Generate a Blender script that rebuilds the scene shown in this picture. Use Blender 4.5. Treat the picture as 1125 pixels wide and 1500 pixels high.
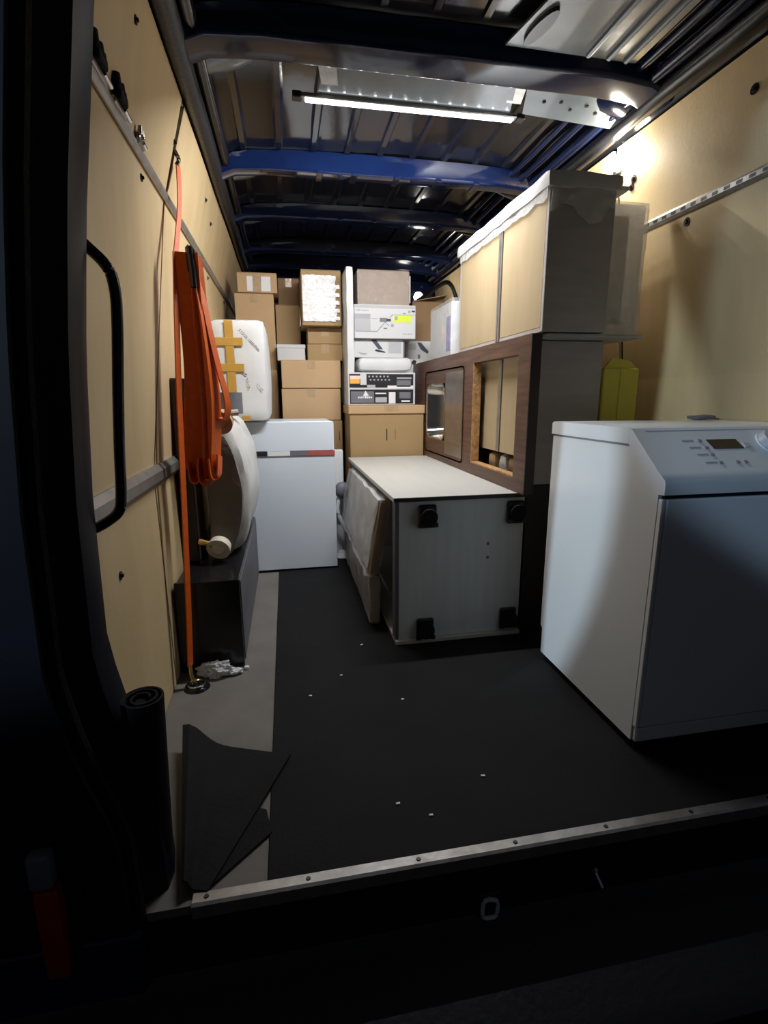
import bpy, bmesh, math, random
from mathutils import Vector, Matrix, noise
random.seed(7)
S = bpy.context.scene
for o in list(bpy.data.objects): bpy.data.objects.remove(o)
COL = S.collection
R = math.radians

# ------------------------------------------------------------------ camera, world, lights, exposure
cam_d = bpy.data.cameras.new('camera'); cam = bpy.data.objects.new('camera', cam_d); COL.objects.link(cam)
S.camera = cam
F_PX, PITCH, YAW, ROLL = 741.62, .222044, .186505, .004814
cam_d.sensor_fit = 'VERTICAL'; cam_d.sensor_height = 36.0; cam_d.lens = F_PX / 1500 * 36.0
cam_d.clip_start = .02
fw = Vector((math.sin(YAW)*math.cos(PITCH), math.cos(YAW)*math.cos(PITCH), -math.sin(PITCH)))
rt = Vector((math.cos(YAW), -math.sin(YAW), 0)); dn = fw.cross(rt)
r2 = math.cos(ROLL)*rt + math.sin(ROLL)*dn; d2 = -math.sin(ROLL)*rt + math.cos(ROLL)*dn
M = Matrix((r2, -d2, -fw)).transposed().to_4x4(); M.translation = (0, 0, .93)
cam.matrix_world = M
cam_d.dof.use_dof = False

w = bpy.data.worlds.new('night'); S.world = w; w.use_nodes = True
w.node_tree.nodes['Background'].inputs[0].default_value = (.25, .27, .34, 1)
w.node_tree.nodes['Background'].inputs[1].default_value = .085
S.view_settings.view_transform = 'Standard'; S.view_settings.look = 'None'
S.view_settings.gamma = 1; S.view_settings.use_curve_mapping = False
S.view_settings.exposure = 0.0

def light(name, kind, loc, energy, col, target=None, **kw):
    d = bpy.data.lights.new(name, kind); d.energy = energy; d.color = col
    for k, v in kw.items(): setattr(d, k, v)
    o = bpy.data.objects.new(name, d); COL.objects.link(o); o.location = loc
    if target is not None:
        o.rotation_euler = (Vector(target) - Vector(loc)).to_track_quat('-Z', 'Y').to_euler()
    return o
# cool yard lamp behind the van, high on the left
light('yard_lamp', 'SPOT', (-3.8, -1.2, 2.2), 620, (.68, .85, 1.0), (.868, 2.67, .53), spot_size=R(24.2), spot_blend=.06, shadow_soft_size=.05)  # narrow cone; its edge stands in for the shadow of an unseen person
light('yard_lamp_added', 'SPOT', (-3.8, -1.2, 2.2), 380, (.50, .72, 1.0), (2.8, 1.035, 1.04), spot_size=R(19.2), spot_blend=.10, shadow_soft_size=.05)  # extra spot added at the same lamp; cone edge imitates that person's shadow

# ------------------------------------------------------------------ materials
MATS = {}
def mat(name, col, rough=.5, metal=0, var=0.0, vscale=8, stretch=(1, 1, 1), bump=0.0, bscale=40, coat=0, spec=.5, col2=None, detail=4):
    m = bpy.data.materials.new(name); m.use_nodes = True; nt = m.node_tree; N = nt.nodes; L = nt.links
    b = N['Principled BSDF']; b.inputs['Base Color'].default_value = (*col, 1); b.inputs['Roughness'].default_value = rough
    b.inputs['Metallic'].default_value = metal; b.inputs['Coat Weight'].default_value = coat; b.inputs['Coat Roughness'].default_value = .06
    b.inputs['Specular IOR Level'].default_value = spec
    tc = N.new('ShaderNodeTexCoord')
    if var or col2:
        mp = N.new('ShaderNodeMapping'); mp.inputs['Scale'].default_value = stretch; L.new(tc.outputs['Object'], mp.inputs[0])
        n = N.new('ShaderNodeTexNoise'); n.inputs['Scale'].default_value = vscale; n.inputs['Detail'].default_value = detail; L.new(mp.outputs[0], n.inputs[0])
        r = N.new('ShaderNodeValToRGB'); r.color_ramp.elements[0].position = .3; r.color_ramp.elements[1].position = .7
        c2 = col2 or tuple(c*(1-var) for c in col)
        r.color_ramp.elements[0].color = (*c2, 1); r.color_ramp.elements[1].color = (*col, 1)
        L.new(n.outputs[0], r.inputs[0]); L.new(r.outputs[0], b.inputs['Base Color'])
    if bump:
        n2 = N.new('ShaderNodeTexNoise'); n2.inputs['Scale'].default_value = bscale; n2.inputs['Detail'].default_value = 5; L.new(tc.outputs['Object'], n2.inputs[0])
        bp = N.new('ShaderNodeBump'); bp.inputs['Strength'].default_value = bump; bp.inputs['Distance'].default_value = .01
        L.new(n2.outputs[0], bp.inputs['Height']); L.new(bp.outputs[0], b.inputs['Normal'])
    MATS[name] = m; return m
def emit(name, col, s):
    m = bpy.data.materials.new(name); m.use_nodes = True; b = m.node_tree.nodes['Principled BSDF']
    b.inputs['Base Color'].default_value = (.8, .8, .8, 1); b.inputs['Emission Color'].default_value = (*col, 1); b.inputs['Emission Strength'].default_value = s
    MATS[name] = m; return m
def film(name, col, alpha, bump=.6, bscale=30, rough=.12):
    m = bpy.data.materials.new(name); m.use_nodes = True; nt = m.node_tree; N = nt.nodes; L = nt.links
    b = N['Principled BSDF']; b.inputs['Base Color'].default_value = (*col, 1); b.inputs['Roughness'].default_value = rough
    b.inputs['Alpha'].default_value = alpha
    tc = N.new('ShaderNodeTexCoord'); n2 = N.new('ShaderNodeTexNoise'); n2.inputs['Scale'].default_value = bscale; n2.inputs['Detail'].default_value = 3
    L.new(tc.outputs['Object'], n2.inputs[0]); bp = N.new('ShaderNodeBump'); bp.inputs['Strength'].default_value = bump; bp.inputs['Distance'].default_value = .02
    L.new(n2.outputs[0], bp.inputs['Height']); L.new(bp.outputs[0], b.inputs['Normal'])
    MATS[name] = m; return m

mat('ply', (.62, .47, .26), .55, col2=(.52, .38, .20), vscale=3.2, stretch=(1, 2.2, .5), bump=.05, bscale=90)
mat('ply_edge', (.34, .20, .09), .8, var=.3, vscale=60)
mat('navy', (.008, .013, .040), .14, coat=.15, spec=.3, var=.25, vscale=3, bump=.05, bscale=6)
mat('navy_skin', (.012, .013, .018), .12, coat=.2, spec=.4, var=.3, vscale=2.2, bump=.10, bscale=5)
mat('navy_beam_lit', (.006, .015, .062), .07, coat=.5, var=.3, vscale=5, bump=.04, bscale=9)  # bluer copy of the navy; the bar's light is put into the colour
mat('grey_primer', (.16, .19, .22), .26, coat=.4, var=.25, vscale=5, bump=.05)
mat('black_trim', (.010, .010, .013), .42, bump=.15, bscale=60)
mat('pillar_paint', (.008, .009, .016), .45, spec=.18, var=.2)
mat('black_gloss', (.010, .010, .012), .22, var=.2)
mat('black_rubber', (.009, .009, .010), .85, spec=.25, var=.35, vscale=14, bump=.25, bscale=120)
mat('rubber_floor', (.012, .0122, .0125), .7, spec=.12, var=.30, vscale=5, bump=.22, bscale=160)
mat('lino', (.165, .150, .132), .75, var=.22, vscale=7, bump=.08, bscale=50)
mat('alu', (.52, .50, .47), .34, metal=.85, var=.3, vscale=30, stretch=(1, 1, 1), bump=.08)
mat('alu_rail', (.42, .40, .37), .38, metal=.7, var=.25, vscale=20, bump=.05)
mat('steel', (.60, .57, .52), .18, metal=1, var=.1, vscale=8)
mat('steel_brush', (.36, .31, .27), .30, metal=.9, var=.2, vscale=12)
mat('brass', (.75, .55, .22), .3, metal=1, var=.1)
mat('chrome', (.8, .8, .8), .15, metal=1, var=.05)
mat('white_appliance', (.76, .79, .80), .28, coat=.2, var=.04, vscale=3)
mat('white_panel', (.66, .72, .78), .32, var=.05, vscale=3)
mat('white_top', (.52, .51, .47), .4, var=.05, vscale=4, stretch=(6, .4, 1))
mat('grey_panel', (.70, .73, .72), .5, var=.10, vscale=5, stretch=(8, 1, .6))
mat('dark_carcass', (.46, .425, .395), .5, var=.14, vscale=5, stretch=(1, 1, 6))
mat('raw_board', (.45, .345, .20), .6, var=.12, vscale=4, stretch=(1, 3, .5))
mat('walnut', (.150, .074, .046), .42, spec=.3, col2=(.070, .034, .022), vscale=5, stretch=(8, 1, 12), bump=.06, bscale=70, detail=8)
mat('walnut_edge', (.040, .024, .019), .5, var=.3, vscale=14)
mat('chipboard', (.55, .33, .13), .85, col2=(.30, .15, .05), vscale=60, bump=.3, bscale=140)
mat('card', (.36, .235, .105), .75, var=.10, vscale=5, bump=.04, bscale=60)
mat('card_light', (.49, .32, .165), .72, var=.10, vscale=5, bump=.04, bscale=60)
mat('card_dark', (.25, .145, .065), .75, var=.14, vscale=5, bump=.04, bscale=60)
mat('tape_clear', (.47, .33, .19), .16, var=.15, vscale=30, bump=.2, bscale=60, coat=.5)
mat('tape_brown', (.47, .27, .055), .32, var=.12, vscale=20, bump=.1)
mat('slot_dark', (.030, .020, .012), .9, var=.2)
mat('white_card', (.56, .56, .55), .55, var=.05, vscale=5)
mat('board_white', (.84, .82, .78), .5, var=.06)
mat('paper_white', (.72, .71, .71), .6, var=.03)
mat('paper_grey', (.40, .40, .41), .55, var=.05)
mat('ink_black', (.018, .018, .021), .4, var=.2)
mat('ink_grey', (.16, .16, .18), .5, var=.2)
mat('ink_mid', (.33, .33, .35), .5, var=.2)
mat('ink_navy', (.045, .055, .085), .5, var=.2)
mat('lime', (.60, .72, .03), .5, var=.05)
mat('orange_label', (.85, .38, .05), .5, var=.1)
mat('pink_label', (.85, .55, .50), .5, var=.1)
mat('violet_print', (.16, .14, .42), .5, var=.1)
mat('foam_white', (.60, .60, .59), .6, var=.08, vscale=10, bump=.08, bscale=25)
mat('foam_grey', (.47, .46, .43), .7, var=.15, vscale=9, bump=.12, bscale=18)
mat('wrap_white', (.66, .65, .62), .35, var=.12, vscale=8, bump=.25, bscale=14)
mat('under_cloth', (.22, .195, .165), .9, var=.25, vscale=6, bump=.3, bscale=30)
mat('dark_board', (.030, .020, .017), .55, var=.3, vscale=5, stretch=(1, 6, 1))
mat('orange_web', (.72, .115, .006), .42, var=.15, vscale=40, bump=.15, bscale=200)
mat('yellow_box', (.72, .66, .09), .55, var=.10, vscale=6)
mat('caster_white', (.72, .66, .54), .45, var=.12)
mat('caster_tan', (.60, .36, .20), .6, var=.15)
mat('plastic_grey', (.14, .14, .16), .6, var=.2)
mat('plastic_white', (.70, .70, .70), .4, var=.1)
mat('red_strap', (.42, .09, .08), .5, var=.1)
mat('red_lens', (.35, .010, .008), .2, coat=.5, var=.2)
mat('asphalt', (.03, .03, .032), .9, var=.4, vscale=40, bump=.3, bscale=90)
mat('lcd', (.035, .018, .010), .15, var=.2)
mat('knob_silver', (.62, .66, .70), .3, metal=.3, var=.05)
def milky(name, col):
    m = bpy.data.materials.new(name); m.use_nodes = True; nt = m.node_tree; N = nt.nodes; L = nt.links
    d = N.new('ShaderNodeBsdfDiffuse'); t = N.new('ShaderNodeBsdfTranslucent'); x = N.new('ShaderNodeMixShader'); g = N.new('ShaderNodeBsdfGlossy'); x2 = N.new('ShaderNodeMixShader')
    nz = N.new('ShaderNodeTexNoise'); nz.inputs['Scale'].default_value = 14; rp = N.new('ShaderNodeValToRGB')
    rp.color_ramp.elements[0].color = (*[c*.8 for c in col], 1); rp.color_ramp.elements[1].color = (*col, 1); L.new(nz.outputs[0], rp.inputs[0])
    for q in (d, t): L.new(rp.outputs[0], q.inputs[0])
    g.inputs['Roughness'].default_value = .2; x.inputs[0].default_value = .6; x2.inputs[0].default_value = .06
    L.new(d.outputs[0], x.inputs[1]); L.new(t.outputs[0], x.inputs[2]); L.new(x.outputs[0], x2.inputs[1]); L.new(g.outputs[0], x2.inputs[2])
    L.new(x2.outputs[0], N['Material Output'].inputs[0]); MATS[name] = m
milky('milky_poly', (.88, .86, .82))
film('clear_film', (.85, .85, .85), .22, .9, 22, .10)
film('crinkle_tape_glare', (.95, .94, .93), .80, .35, 30, .16)  # clear tape in near-opaque white; glare is put into the colour
film('poly_sheet', (.85, .85, .84), .40, .8, 16, .16)
emit('led_white', (.93, .96, 1.0), 60)
emit('led_strip', (.93, .96, 1.0), 5)
emit('lamp_glow', (1.0, .95, .84), 55)
emit('lamp_glow_soft', (1.0, .96, .90), 22)

# ------------------------------------------------------------------ builders
BASE = {}
def empty(name, label, cat, loc, rz=0, group=None):
    o = bpy.data.objects.new(name, None); o.empty_display_size = .05; COL.objects.link(o)
    o.location = loc; o.rotation_euler = (0, 0, rz); o['label'] = label; o['category'] = cat
    if group: o['group'] = group
    BASE[o.name] = Vector(loc); return o
def tag(o, label, cat, group=None):
    o['label'] = label; o['category'] = cat
    if group: o['group'] = group
    return o
def ob(name, bm, m, parent=None, smooth=False, base=None, label=None):
    """link a bmesh given in world coordinates; with a parent, coordinates become local to the thing's base"""
    if parent is not None: b = BASE[parent.name]
    elif base is not None: b = Vector(base)
    else: b = Vector((0, 0, 0))
    bmesh.ops.translate(bm, verts=bm.verts, vec=-b)
    bmesh.ops.recalc_face_normals(bm, faces=bm.faces)
    me = bpy.data.meshes.new(name); bm.to_mesh(me); bm.free(); me.materials.append(MATS[m] if isinstance(m, str) else m)
    if smooth:
        for p in me.polygons: p.use_smooth = True
        try: me.set_sharp_from_angle(angle=R(40))
        except Exception: pass
    o = bpy.data.objects.new(name, me); COL.objects.link(o)
    if parent is not None: o.parent = parent
    else: o.location = b
    BASE[o.name] = b
    if label: o['label'] = label
    return o
def struct(o): o['kind'] = 'structure'; return o
def B(bm, x0, x1, y0, y1, z0, z1, bev=0, seg=1):
    r = bmesh.ops.create_cube(bm, size=1); vs = r['verts']
    for v in vs: v.co = Vector(((x0+x1)/2 + v.co.x*(x1-x0), (y0+y1)/2 + v.co.y*(y1-y0), (z0+z1)/2 + v.co.z*(z1-z0)))
    if bev:
        es = list({e for v in vs for e in v.link_edges})
        bmesh.ops.bevel(bm, geom=es, offset=min(bev, .45*min(x1-x0, y1-y0, z1-z0)), segments=seg, affect='EDGES', profile=.5)
    return vs
def box(*a, **k):
    bm = bmesh.new(); B(bm, *a, **k); return bm
def cyl(bm, p, q, r0, r1=None, n=16, caps=True):
    p, q = Vector(p), Vector(q); d = q-p
    r = bmesh.ops.create_cone(bm, cap_ends=caps, segments=n, radius1=r0, radius2=r0 if r1 is None else r1, depth=d.length)
    bmesh.ops.transform(bm, verts=r['verts'], matrix=Matrix.Translation((p+q)/2) @ d.to_track_quat('Z', 'Y').to_matrix().to_4x4())
    return r['verts']
def cylm(p, q, r0, r1=None, n=16):
    bm = bmesh.new(); cyl(bm, p, q, r0, r1, n); return bm
def sph(bm, c, r, sc=(1, 1, 1), u=14, v=9):
    q = bmesh.ops.create_uvsphere(bm, u_segments=u, v_segments=v, radius=r)
    for x in q['verts']: x.co = Vector((x.co.x*sc[0], x.co.y*sc[1], x.co.z*sc[2])) + Vector(c)
def tube(pts, r, n=10, flat=None):
    """swept tube through pts; flat=(a,b) gives an elliptical section"""
    bm = bmesh.new(); pts = [Vector(p) for p in pts]; rings = []
    up = Vector((0, 0, 1))
    for i, p in enumerate(pts):
        t = (pts[min(i+1, len(pts)-1)] - pts[max(i-1, 0)]).normalized()
        s = t.cross(up if abs(t.z) < .95 else Vector((0, 1, 0))).normalized(); u = s.cross(t)
        ra, rb = flat if flat else ((r[i], r[i]) if isinstance(r, (list, tuple)) else (r, r))
        rings.append([bm.verts.new(p + s*ra*math.cos(2*math.pi*k/n) + u*rb*math.sin(2*math.pi*k/n)) for k in range(n)])
    for a, b in zip(rings, rings[1:]):
        for k in range(n): bm.faces.new((a[k], a[(k+1) % n], b[(k+1) % n], b[k]))
    bm.faces.new(rings[0]); bm.faces.new(rings[-1][::-1]); return bm
def smooth_path(pts, k=6):
    pts = [Vector(p) for p in pts]; out = []
    for i in range(len(pts)-1):
        p0, p1, p2, p3 = pts[max(i-1, 0)], pts[i], pts[i+1], pts[min(i+2, len(pts)-1)]
        for j in range(k):
            t = j/k
            out.append(.5*((2*p1) + (-p0+p2)*t + (2*p0-5*p1+4*p2-p3)*t*t + (-p0+3*p1-3*p2+p3)*t**3))
    out.append(pts[-1]); return out
def prism(poly, axis, a0, a1):
    """extrude a 2D polygon along an axis: 'x' poly=(y,z); 'y' poly=(x,z); 'z' poly=(x,y)"""
    bm = bmesh.new()
    def mk(p, a): return {'x': (a, p[0], p[1]), 'y': (p[0], a, p[1]), 'z': (p[0], p[1], a)}[axis]
    A = [bm.verts.new(mk(p, a0)) for p in poly]; C = [bm.verts.new(mk(p, a1)) for p in poly]
    bm.faces.new(A); bm.faces.new(C[::-1])
    for i in range(len(poly)): j = (i+1) % len(poly); bm.faces.new((A[i], A[j], C[j], C[i]))
    return bm
def lumpy(x0, x1, y0, y1, z0, z1, res=.05, amp=.01, sc=9, rnd=.02, seed=0, bulge=(0, 0, 0)):
    """soft rounded, uneven block"""
    bm = bmesh.new(); n = [max(2, int((b-a)/res)) for a, b in ((x0, x1), (y0, y1), (z0, z1))]
    lo, hi = (x0, y0, z0), (x1, y1, z1)
    cache = {}
    def V(i, j, k):
        if (i, j, k) not in cache:
            cache[(i, j, k)] = bm.verts.new([lo[a] + (hi[a]-lo[a])*t/n[a] for a, t in enumerate((i, j, k))])
        return cache[(i, j, k)]
    for ax in range(3):
        b, c = [q for q in range(3) if q != ax]
        for s in (0, n[ax]):
            for i in range(n[b]):
                for j in range(n[c]):
                    q = []
                    for di, dj in ((0, 0), (1, 0), (1, 1), (0, 1)):
                        t = [0, 0, 0]; t[ax] = s; t[b] = i+di; t[c] = j+dj; q.append(V(*t))
                    bm.faces.new(q)
    ctr = Vector(((x0+x1)/2, (y0+y1)/2, (z0+z1)/2)); hf = Vector(((x1-x0)/2, (y1-y0)/2, (z1-z0)/2))
    for v in bm.verts:
        q = v.co - ctr; cl = Vector([max(-(hf[a]-rnd), min(hf[a]-rnd, q[a])) for a in range(3)])
        d = q - cl
        if d.length > 1e-6: q = cl + d.normalized()*min(rnd, d.length)
        for a in range(3):
            if bulge[a]:
                o1, o2 = [c for c in range(3) if c != a]
                q[a] *= 1 + bulge[a]*(1-(q[o1]/hf[o1])**2)*(1-(q[o2]/hf[o2])**2)
        v.co = ctr + q
    for v in bm.verts:
        nz = noise.noise_vector((v.co + Vector((seed*3.1, seed*1.7, seed)))*sc)
        v.co += nz*amp
    return bm
def sheet(fn, nu, nv, th=.002):
    """a two-sided sheet with thickness from fn(u,v)->point"""
    bm = bmesh.new(); g = [[bm.verts.new(fn(i/nu, j/nv)) for j in range(nv+1)] for i in range(nu+1)]
    fs = [bm.faces.new((g[i][j], g[i+1][j], g[i+1][j+1], g[i][j+1])) for i in range(nu) for j in range(nv)]
    bmesh.ops.recalc_face_normals(bm, faces=bm.faces)
    bmesh.ops.solidify(bm, geom=fs, thickness=th); return bm
def rrect(cx, cy, hx, hy, r, n=5):
    out = []
    for sx, sy, a0 in ((1, 1, 0), (-1, 1, 90), (-1, -1, 180), (1, -1, 270)):
        for k in range(n+1):
            a = R(a0 + 90*k/n); out.append((cx + sx*(hx-r) + r*math.cos(a), cy + sy*(hy-r) + r*math.sin(a)))
    return out

def interp(tab, z):
    if z <= tab[0][0]: return tab[0][1]
    for (a, b), (c, d) in zip(tab, tab[1:]):
        if z <= c: return b + (d-b)*(z-a)/(c-a)
    return tab[-1][1]
TL = [(0, -.40), (.70, -.408), (1.55, -.362), (1.89, -.287)]
TR = [(0, 1.455), (.85, 1.472), (1.55, 1.385), (1.89, 1.330)]
WL = lambda z: interp(TL, z)
WR = lambda z: interp(TR, z)
Y0, Y1 = .82, 4.66

# ------------------------------------------------------------------ setting: floor, walls, roof, sill
fl = struct(ob('floor', box(-.62, 1.62, Y0, Y1+.1, -.06, 0), 'lino'))
ob('rubber_mat', box(-.078, 1.45, Y0+.012, 4.6, .0005, .005, bev=.002), 'rubber_floor', fl)
sill = struct(ob('trim_1', prism([(Y0-.012, -.018), (Y0-.012, .009), (Y0-.006, .012), (Y0+.016, .010), (Y0+.016, .0052), (Y0-.004, .0052), (Y0-.004, -.018)], 'x', -.215, 1.43), 'alu'))
for x in (-.19, .001, .224, .435, .647, .86, 1.07, 1.28):
    ob('screw', cylm((x, Y0+.004, .009), (x, Y0+.004, .0135), .006, .004, 10), 'black_trim', sill)
ground = struct(ob('floor_yard', box(-6, 7, -6, Y0+.3, -.80, -.72), 'asphalt'))
# rear bumper step
bumper = struct(ob('trim_2', prism([(Y0-.003, -.019), (Y0-.003, -.15), (Y0-.03, -.17), (Y0-.20, -.185), (Y0-.235, -.21), (Y0-.25, -.42), (Y0-.05, -.46), (Y0+.10, -.40), (Y0+.10, -.061), (Y0+.02, -.061), (Y0+.02, -.019)], 'x', -.62, 1.62), 'black_trim', smooth=True))
# striker loop and bolt on the sill face
st = empty('door_striker', 'small silver oval door striker loop on the dark sill face', 'striker', (.378, Y0-.006, -.128))
lp = smooth_path([(.372, Y0-.012, -.105), (.392, Y0-.014, -.112), (.392, Y0-.014, -.146), (.378, Y0-.014, -.152), (.362, Y0-.013, -.146), (.362, Y0-.013, -.112), (.372, Y0-.012, -.105)], 4)
ob('loop', tube(lp, .0045, 8), 'plastic_white', st, True)
ob('base_plate', box(.352, .402, Y0-.009, Y0-.003, -.165, -.095, bev=.002), 'black_trim', st)
lb = empty('latch_bolt', 'small silver latch bolt on dark sill right of striker loop', 'latch', (.628, Y0-.006, -.104))
ob('pin', cylm((.622, Y0-.004, -.088), (.632, Y0-.024, -.118), .004, n=10), 'chrome', lb, True)
ob('head', cylm((.619, Y0-.003, -.083), (.622, Y0-.006, -.09), .009, n=10), 'steel', lb, True)

def wall_strip(tab, ys, off, side, name, m):
    """outer metal skin with ribs behind the boards"""
    bm = bmesh.new(); g = []
    for z, x in tab:
        g.append([bm.verts.new((x + side*off, y, z)) for y in ys] )
    for a, b in zip(g, g[1:]):
        for i in range(len(ys)-1): bm.faces.new((a[i], a[i+1], b[i+1], b[i]))
    bmesh.ops.recalc_face_normals(bm, faces=bm.faces)
    bmesh.ops.solidify(bm, geom=list(bm.faces), thickness=.01)
    return struct(ob(name, bm, m))
wl = wall_strip([(-.02, -.43), (.70, -.45), (1.55, -.405), (1.92, -.33)], [Y0, 1.6, 2.4, 3.2, 4.0, Y1], .0, -1, 'wall_left', 'navy')
wr = wall_strip([(-.02, 1.50), (.85, 1.52), (1.55, 1.43), (1.92, 1.375)], [Y0, 1.6, 2.4, 3.2, 4.0, Y1], .0, 1, 'wall_right', 'navy')
def panel(fnx, side, ya, yb, zs, parent, label=None, th=.012):
    bm = bmesh.new(); fr, bk = [], []
    for z in zs:
        fr.append([bm.verts.new((fnx(z), y, z)) for y in (ya(z), yb(z))])
        bk.append([bm.verts.new((fnx(z) + side*th, y, z)) for y in (ya(z), yb(z))])
    n = len(zs)
    for i in range(n-1):
        bm.faces.new((fr[i][0], fr[i][1], fr[i+1][1], fr[i+1][0])); bm.faces.new((bk[i][0], bk[i+1][0], bk[i+1][1], bk[i][1]))
        for e in (0, 1): bm.faces.new((fr[i][e], fr[i+1][e], bk[i+1][e], bk[i][e]))
    for i in (0, n-1): bm.faces.new((fr[i][0], fr[i][1], bk[i][1], bk[i][0]))
    return ob('plywood_panel', bm, 'ply', parent)
seam = lambda z: interp([(0, 1.62), (.70, 1.64), (1.55, 1.93), (1.89, 2.00)], z)
ZS = [0.004, .35, .70, 1.0, 1.3, 1.55, 1.72, 1.885]
panel(WL, -1, lambda z: .96, lambda z: seam(z), ZS, wl)
panel(WL, -1, lambda z: seam(z) + interp([(0, .012), (1.5, .012), (1.72, .03), (1.89, .045)], z), lambda z: 3.10, ZS, wl)
panel(WL, -1, lambda z: 3.106, lambda z: 4.62, ZS, wl)
panel(WR, 1, lambda z: .96, lambda z: 2.05, ZS, wr)
panel(WR, 1, lambda z: 2.075, lambda z: 3.3, ZS, wr)
panel(WR, 1, lambda z: 3.306, lambda z: 4.62, ZS, wr)
# cargo rails
def rail(parent, fnx, side, z, ya, yb, h=.030, d=.012):
    x = fnx(z); s = -side
    poly = [(x, z-h/2), (x + s*d*.4, z-h/2), (x + s*d, z-h*.22), (x + s*d, z+h*.22), (x + s*d*.4, z+h/2), (x, z+h/2)]
    o = ob('cargo_rail', prism(poly, 'y', ya, yb), 'alu_rail', parent)
    return o
rail(wl, WL, -1, 1.572, .965, 4.6)
rail(wl, WL, -1, .70, .965, 4.6, h=.062, d=.022)
rail(wr, WR, 1, 1.560, .965, 4.6, h=.034)
ry = 1.15
while ry < 2.1:
    bm = box(WR(1.56)-.0126, WR(1.56)-.0114, ry, ry+.022, 1.555, 1.565)
    ob('rail_slot', bm, 'black_trim', wr); ry += .045
def bolt(parent, fnx, side, y, z, r=.012):
    x = fnx(z); s = -side; bm = bmesh.new()
    cyl(bm, (x, y, z), (x + s*.003, y, z), r, n=14); cyl(bm, (x + s*.003, y, z), (x + s*.008, y, z), r*.6, r*.4, n=10)
    ob('bolt', bm, 'black_gloss', parent, True)
for y, z in ((1.50, 1.80), (1.97, 1.745), (2.79, 1.75), (1.66, 1.525), (2.35, 1.53), (2.9, 1.53), (3.6, 1.53), (1.24, .52), (2.6, 1.79)):
    bolt(wl, WL, -1, y, z, .010)
for y, z in ((1.438, 1.779), (1.695, 1.517), (1.96, 1.745), (1.975, 1.722), (1.2, 1.30), (2.5, 1.78)):
    bolt(wr, WR, 1, y, z, .014)
# bulkhead at the front of the load bay
wb = struct(ob('wall_back', box(-.45, 1.54, Y1, Y1+.02, 0, 2.06), 'navy'))
for k in range(5):
    x = -.25 + k*.33
    ob('pressing', box(x, x+.18, Y1-.012, Y1-.0005, .3, 1.9, bev=.006), 'navy', wb)

# roof
def roof_z(x):
    t = abs(x-.53)
    return interp([(0, 2.008), (.45, 2.003), (.66, 1.988), (.76, 1.962), (.82, 1.90), (.87, 1.86)], t)
xs = [.53 + s for s in (-.87, -.82, -.79, -.76, -.71, -.66, -.56, -.45, -.3, -.15, 0, .15, .3, .45, .56, .66, .71, .76, .79, .82, .87)]
bm = bmesh.new(); g = []
for y in [Y0 + (Y1+.03-Y0)*i/24 for i in range(25)]:
    g.append([bm.verts.new((x, y, roof_z(x) + .004*math.sin(y*9 + x*5))) for x in xs])
for a, b in zip(g, g[1:]):
    for i in range(len(xs)-1): bm.faces.new((a[i], a[i+1], b[i+1], b[i]))
bmesh.ops.recalc_face_normals(bm, faces=bm.faces); bmesh.ops.solidify(bm, geom=list(bm.faces), thickness=-.012)
roof = struct(ob('ceiling', bm, 'navy_skin', smooth=True))
# pressed swages running along the roof skin
for x in (-.13, .02, .17, .32, .47, .62, .77, .92, 1.07):
    z = roof_z(x)-.002
    for ya, yb in ((.97, 1.66), (1.92, 2.54), (2.72, 3.17), (3.35, 3.82), (4.0, 4.24)):
        bm = prism([(x-.020, z+.004), (x-.010, z-.010), (x+.010, z-.010), (x+.020, z+.004)], 'y', ya, yb)
        ob('roof_swage', bm, 'navy_skin', roof)
# roof bows
def bow(yc, wd, zb, m, hh=.0):
    bm = bmesh.new(); rings = []
    n = 20
    for i in range(n+1):
        x = -.255 + (1.57)*i/n; zt = roof_z(x)-.004
        drop = zb - interp([(0, 0), (.55, 0), (.72, .012), (.8, .05)], abs(x-.53))
        arc = [(.016*math.cos(R(a)), .016*math.sin(R(a))) for a in (195, 215, 235, 255, 270)]
        lo = [(yc-wd/2+.016+a, drop+.016+b) for a, b in arc]; hi = [(yc+wd/2-.016-a, drop+.016+b) for a, b in arc[::-1]]
        sec = [(yc-wd/2-.03, min(zt, drop+.09)), (yc-wd/2-.008, drop+.045)] + lo + hi + [(yc+wd/2+.008, drop+.045), (yc+wd/2+.03, min(zt, drop+.09))]
        rings.append([bm.verts.new((x, y, z)) for y, z in sec])
    for a, b in zip(rings, rings[1:]):
        for k in range(len(a)-1): bm.faces.new((a[k], a[k+1], b[k+1], b[k]))
    bmesh.ops.recalc_face_normals(bm, faces=bm.faces)
    o = ob('roof_bow', bm, m, roof, True)
    return o
BOWS = [(1.79, .13, 1.935), (2.635, .09, 1.930), (3.27, .09, 1.935), (3.93, .09, 1.93), (4.34, .08, 1.925)]
for i, (yc, wd, zb) in enumerate(BOWS):
    o = bow(yc, wd, zb, 'navy_beam_lit' if i == 1 else 'navy')
    for x in (() if i == 0 else (.20, .36, .56, .76, .95) if i < 3 else (.3, .62, .9)):       # pressed joints on the bow
        bm = box(x-.014, x+.014, yc-wd/2-.004, yc+wd/2+.004, zb-.004, zb+.010, bev=.003)
        ob('bow_tab', bm, 'navy_beam_lit' if i == 1 else 'navy', roof)
bm = prism([(Y0-.02, 2.02), (Y0-.02, 1.86), (Y0+.06, 1.83), (Y0+.14, 1.90), (Y0+.16, 1.99)], 'x', -.34, 1.40)
ob('rear_header', bm, 'black_trim', roof)
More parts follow.
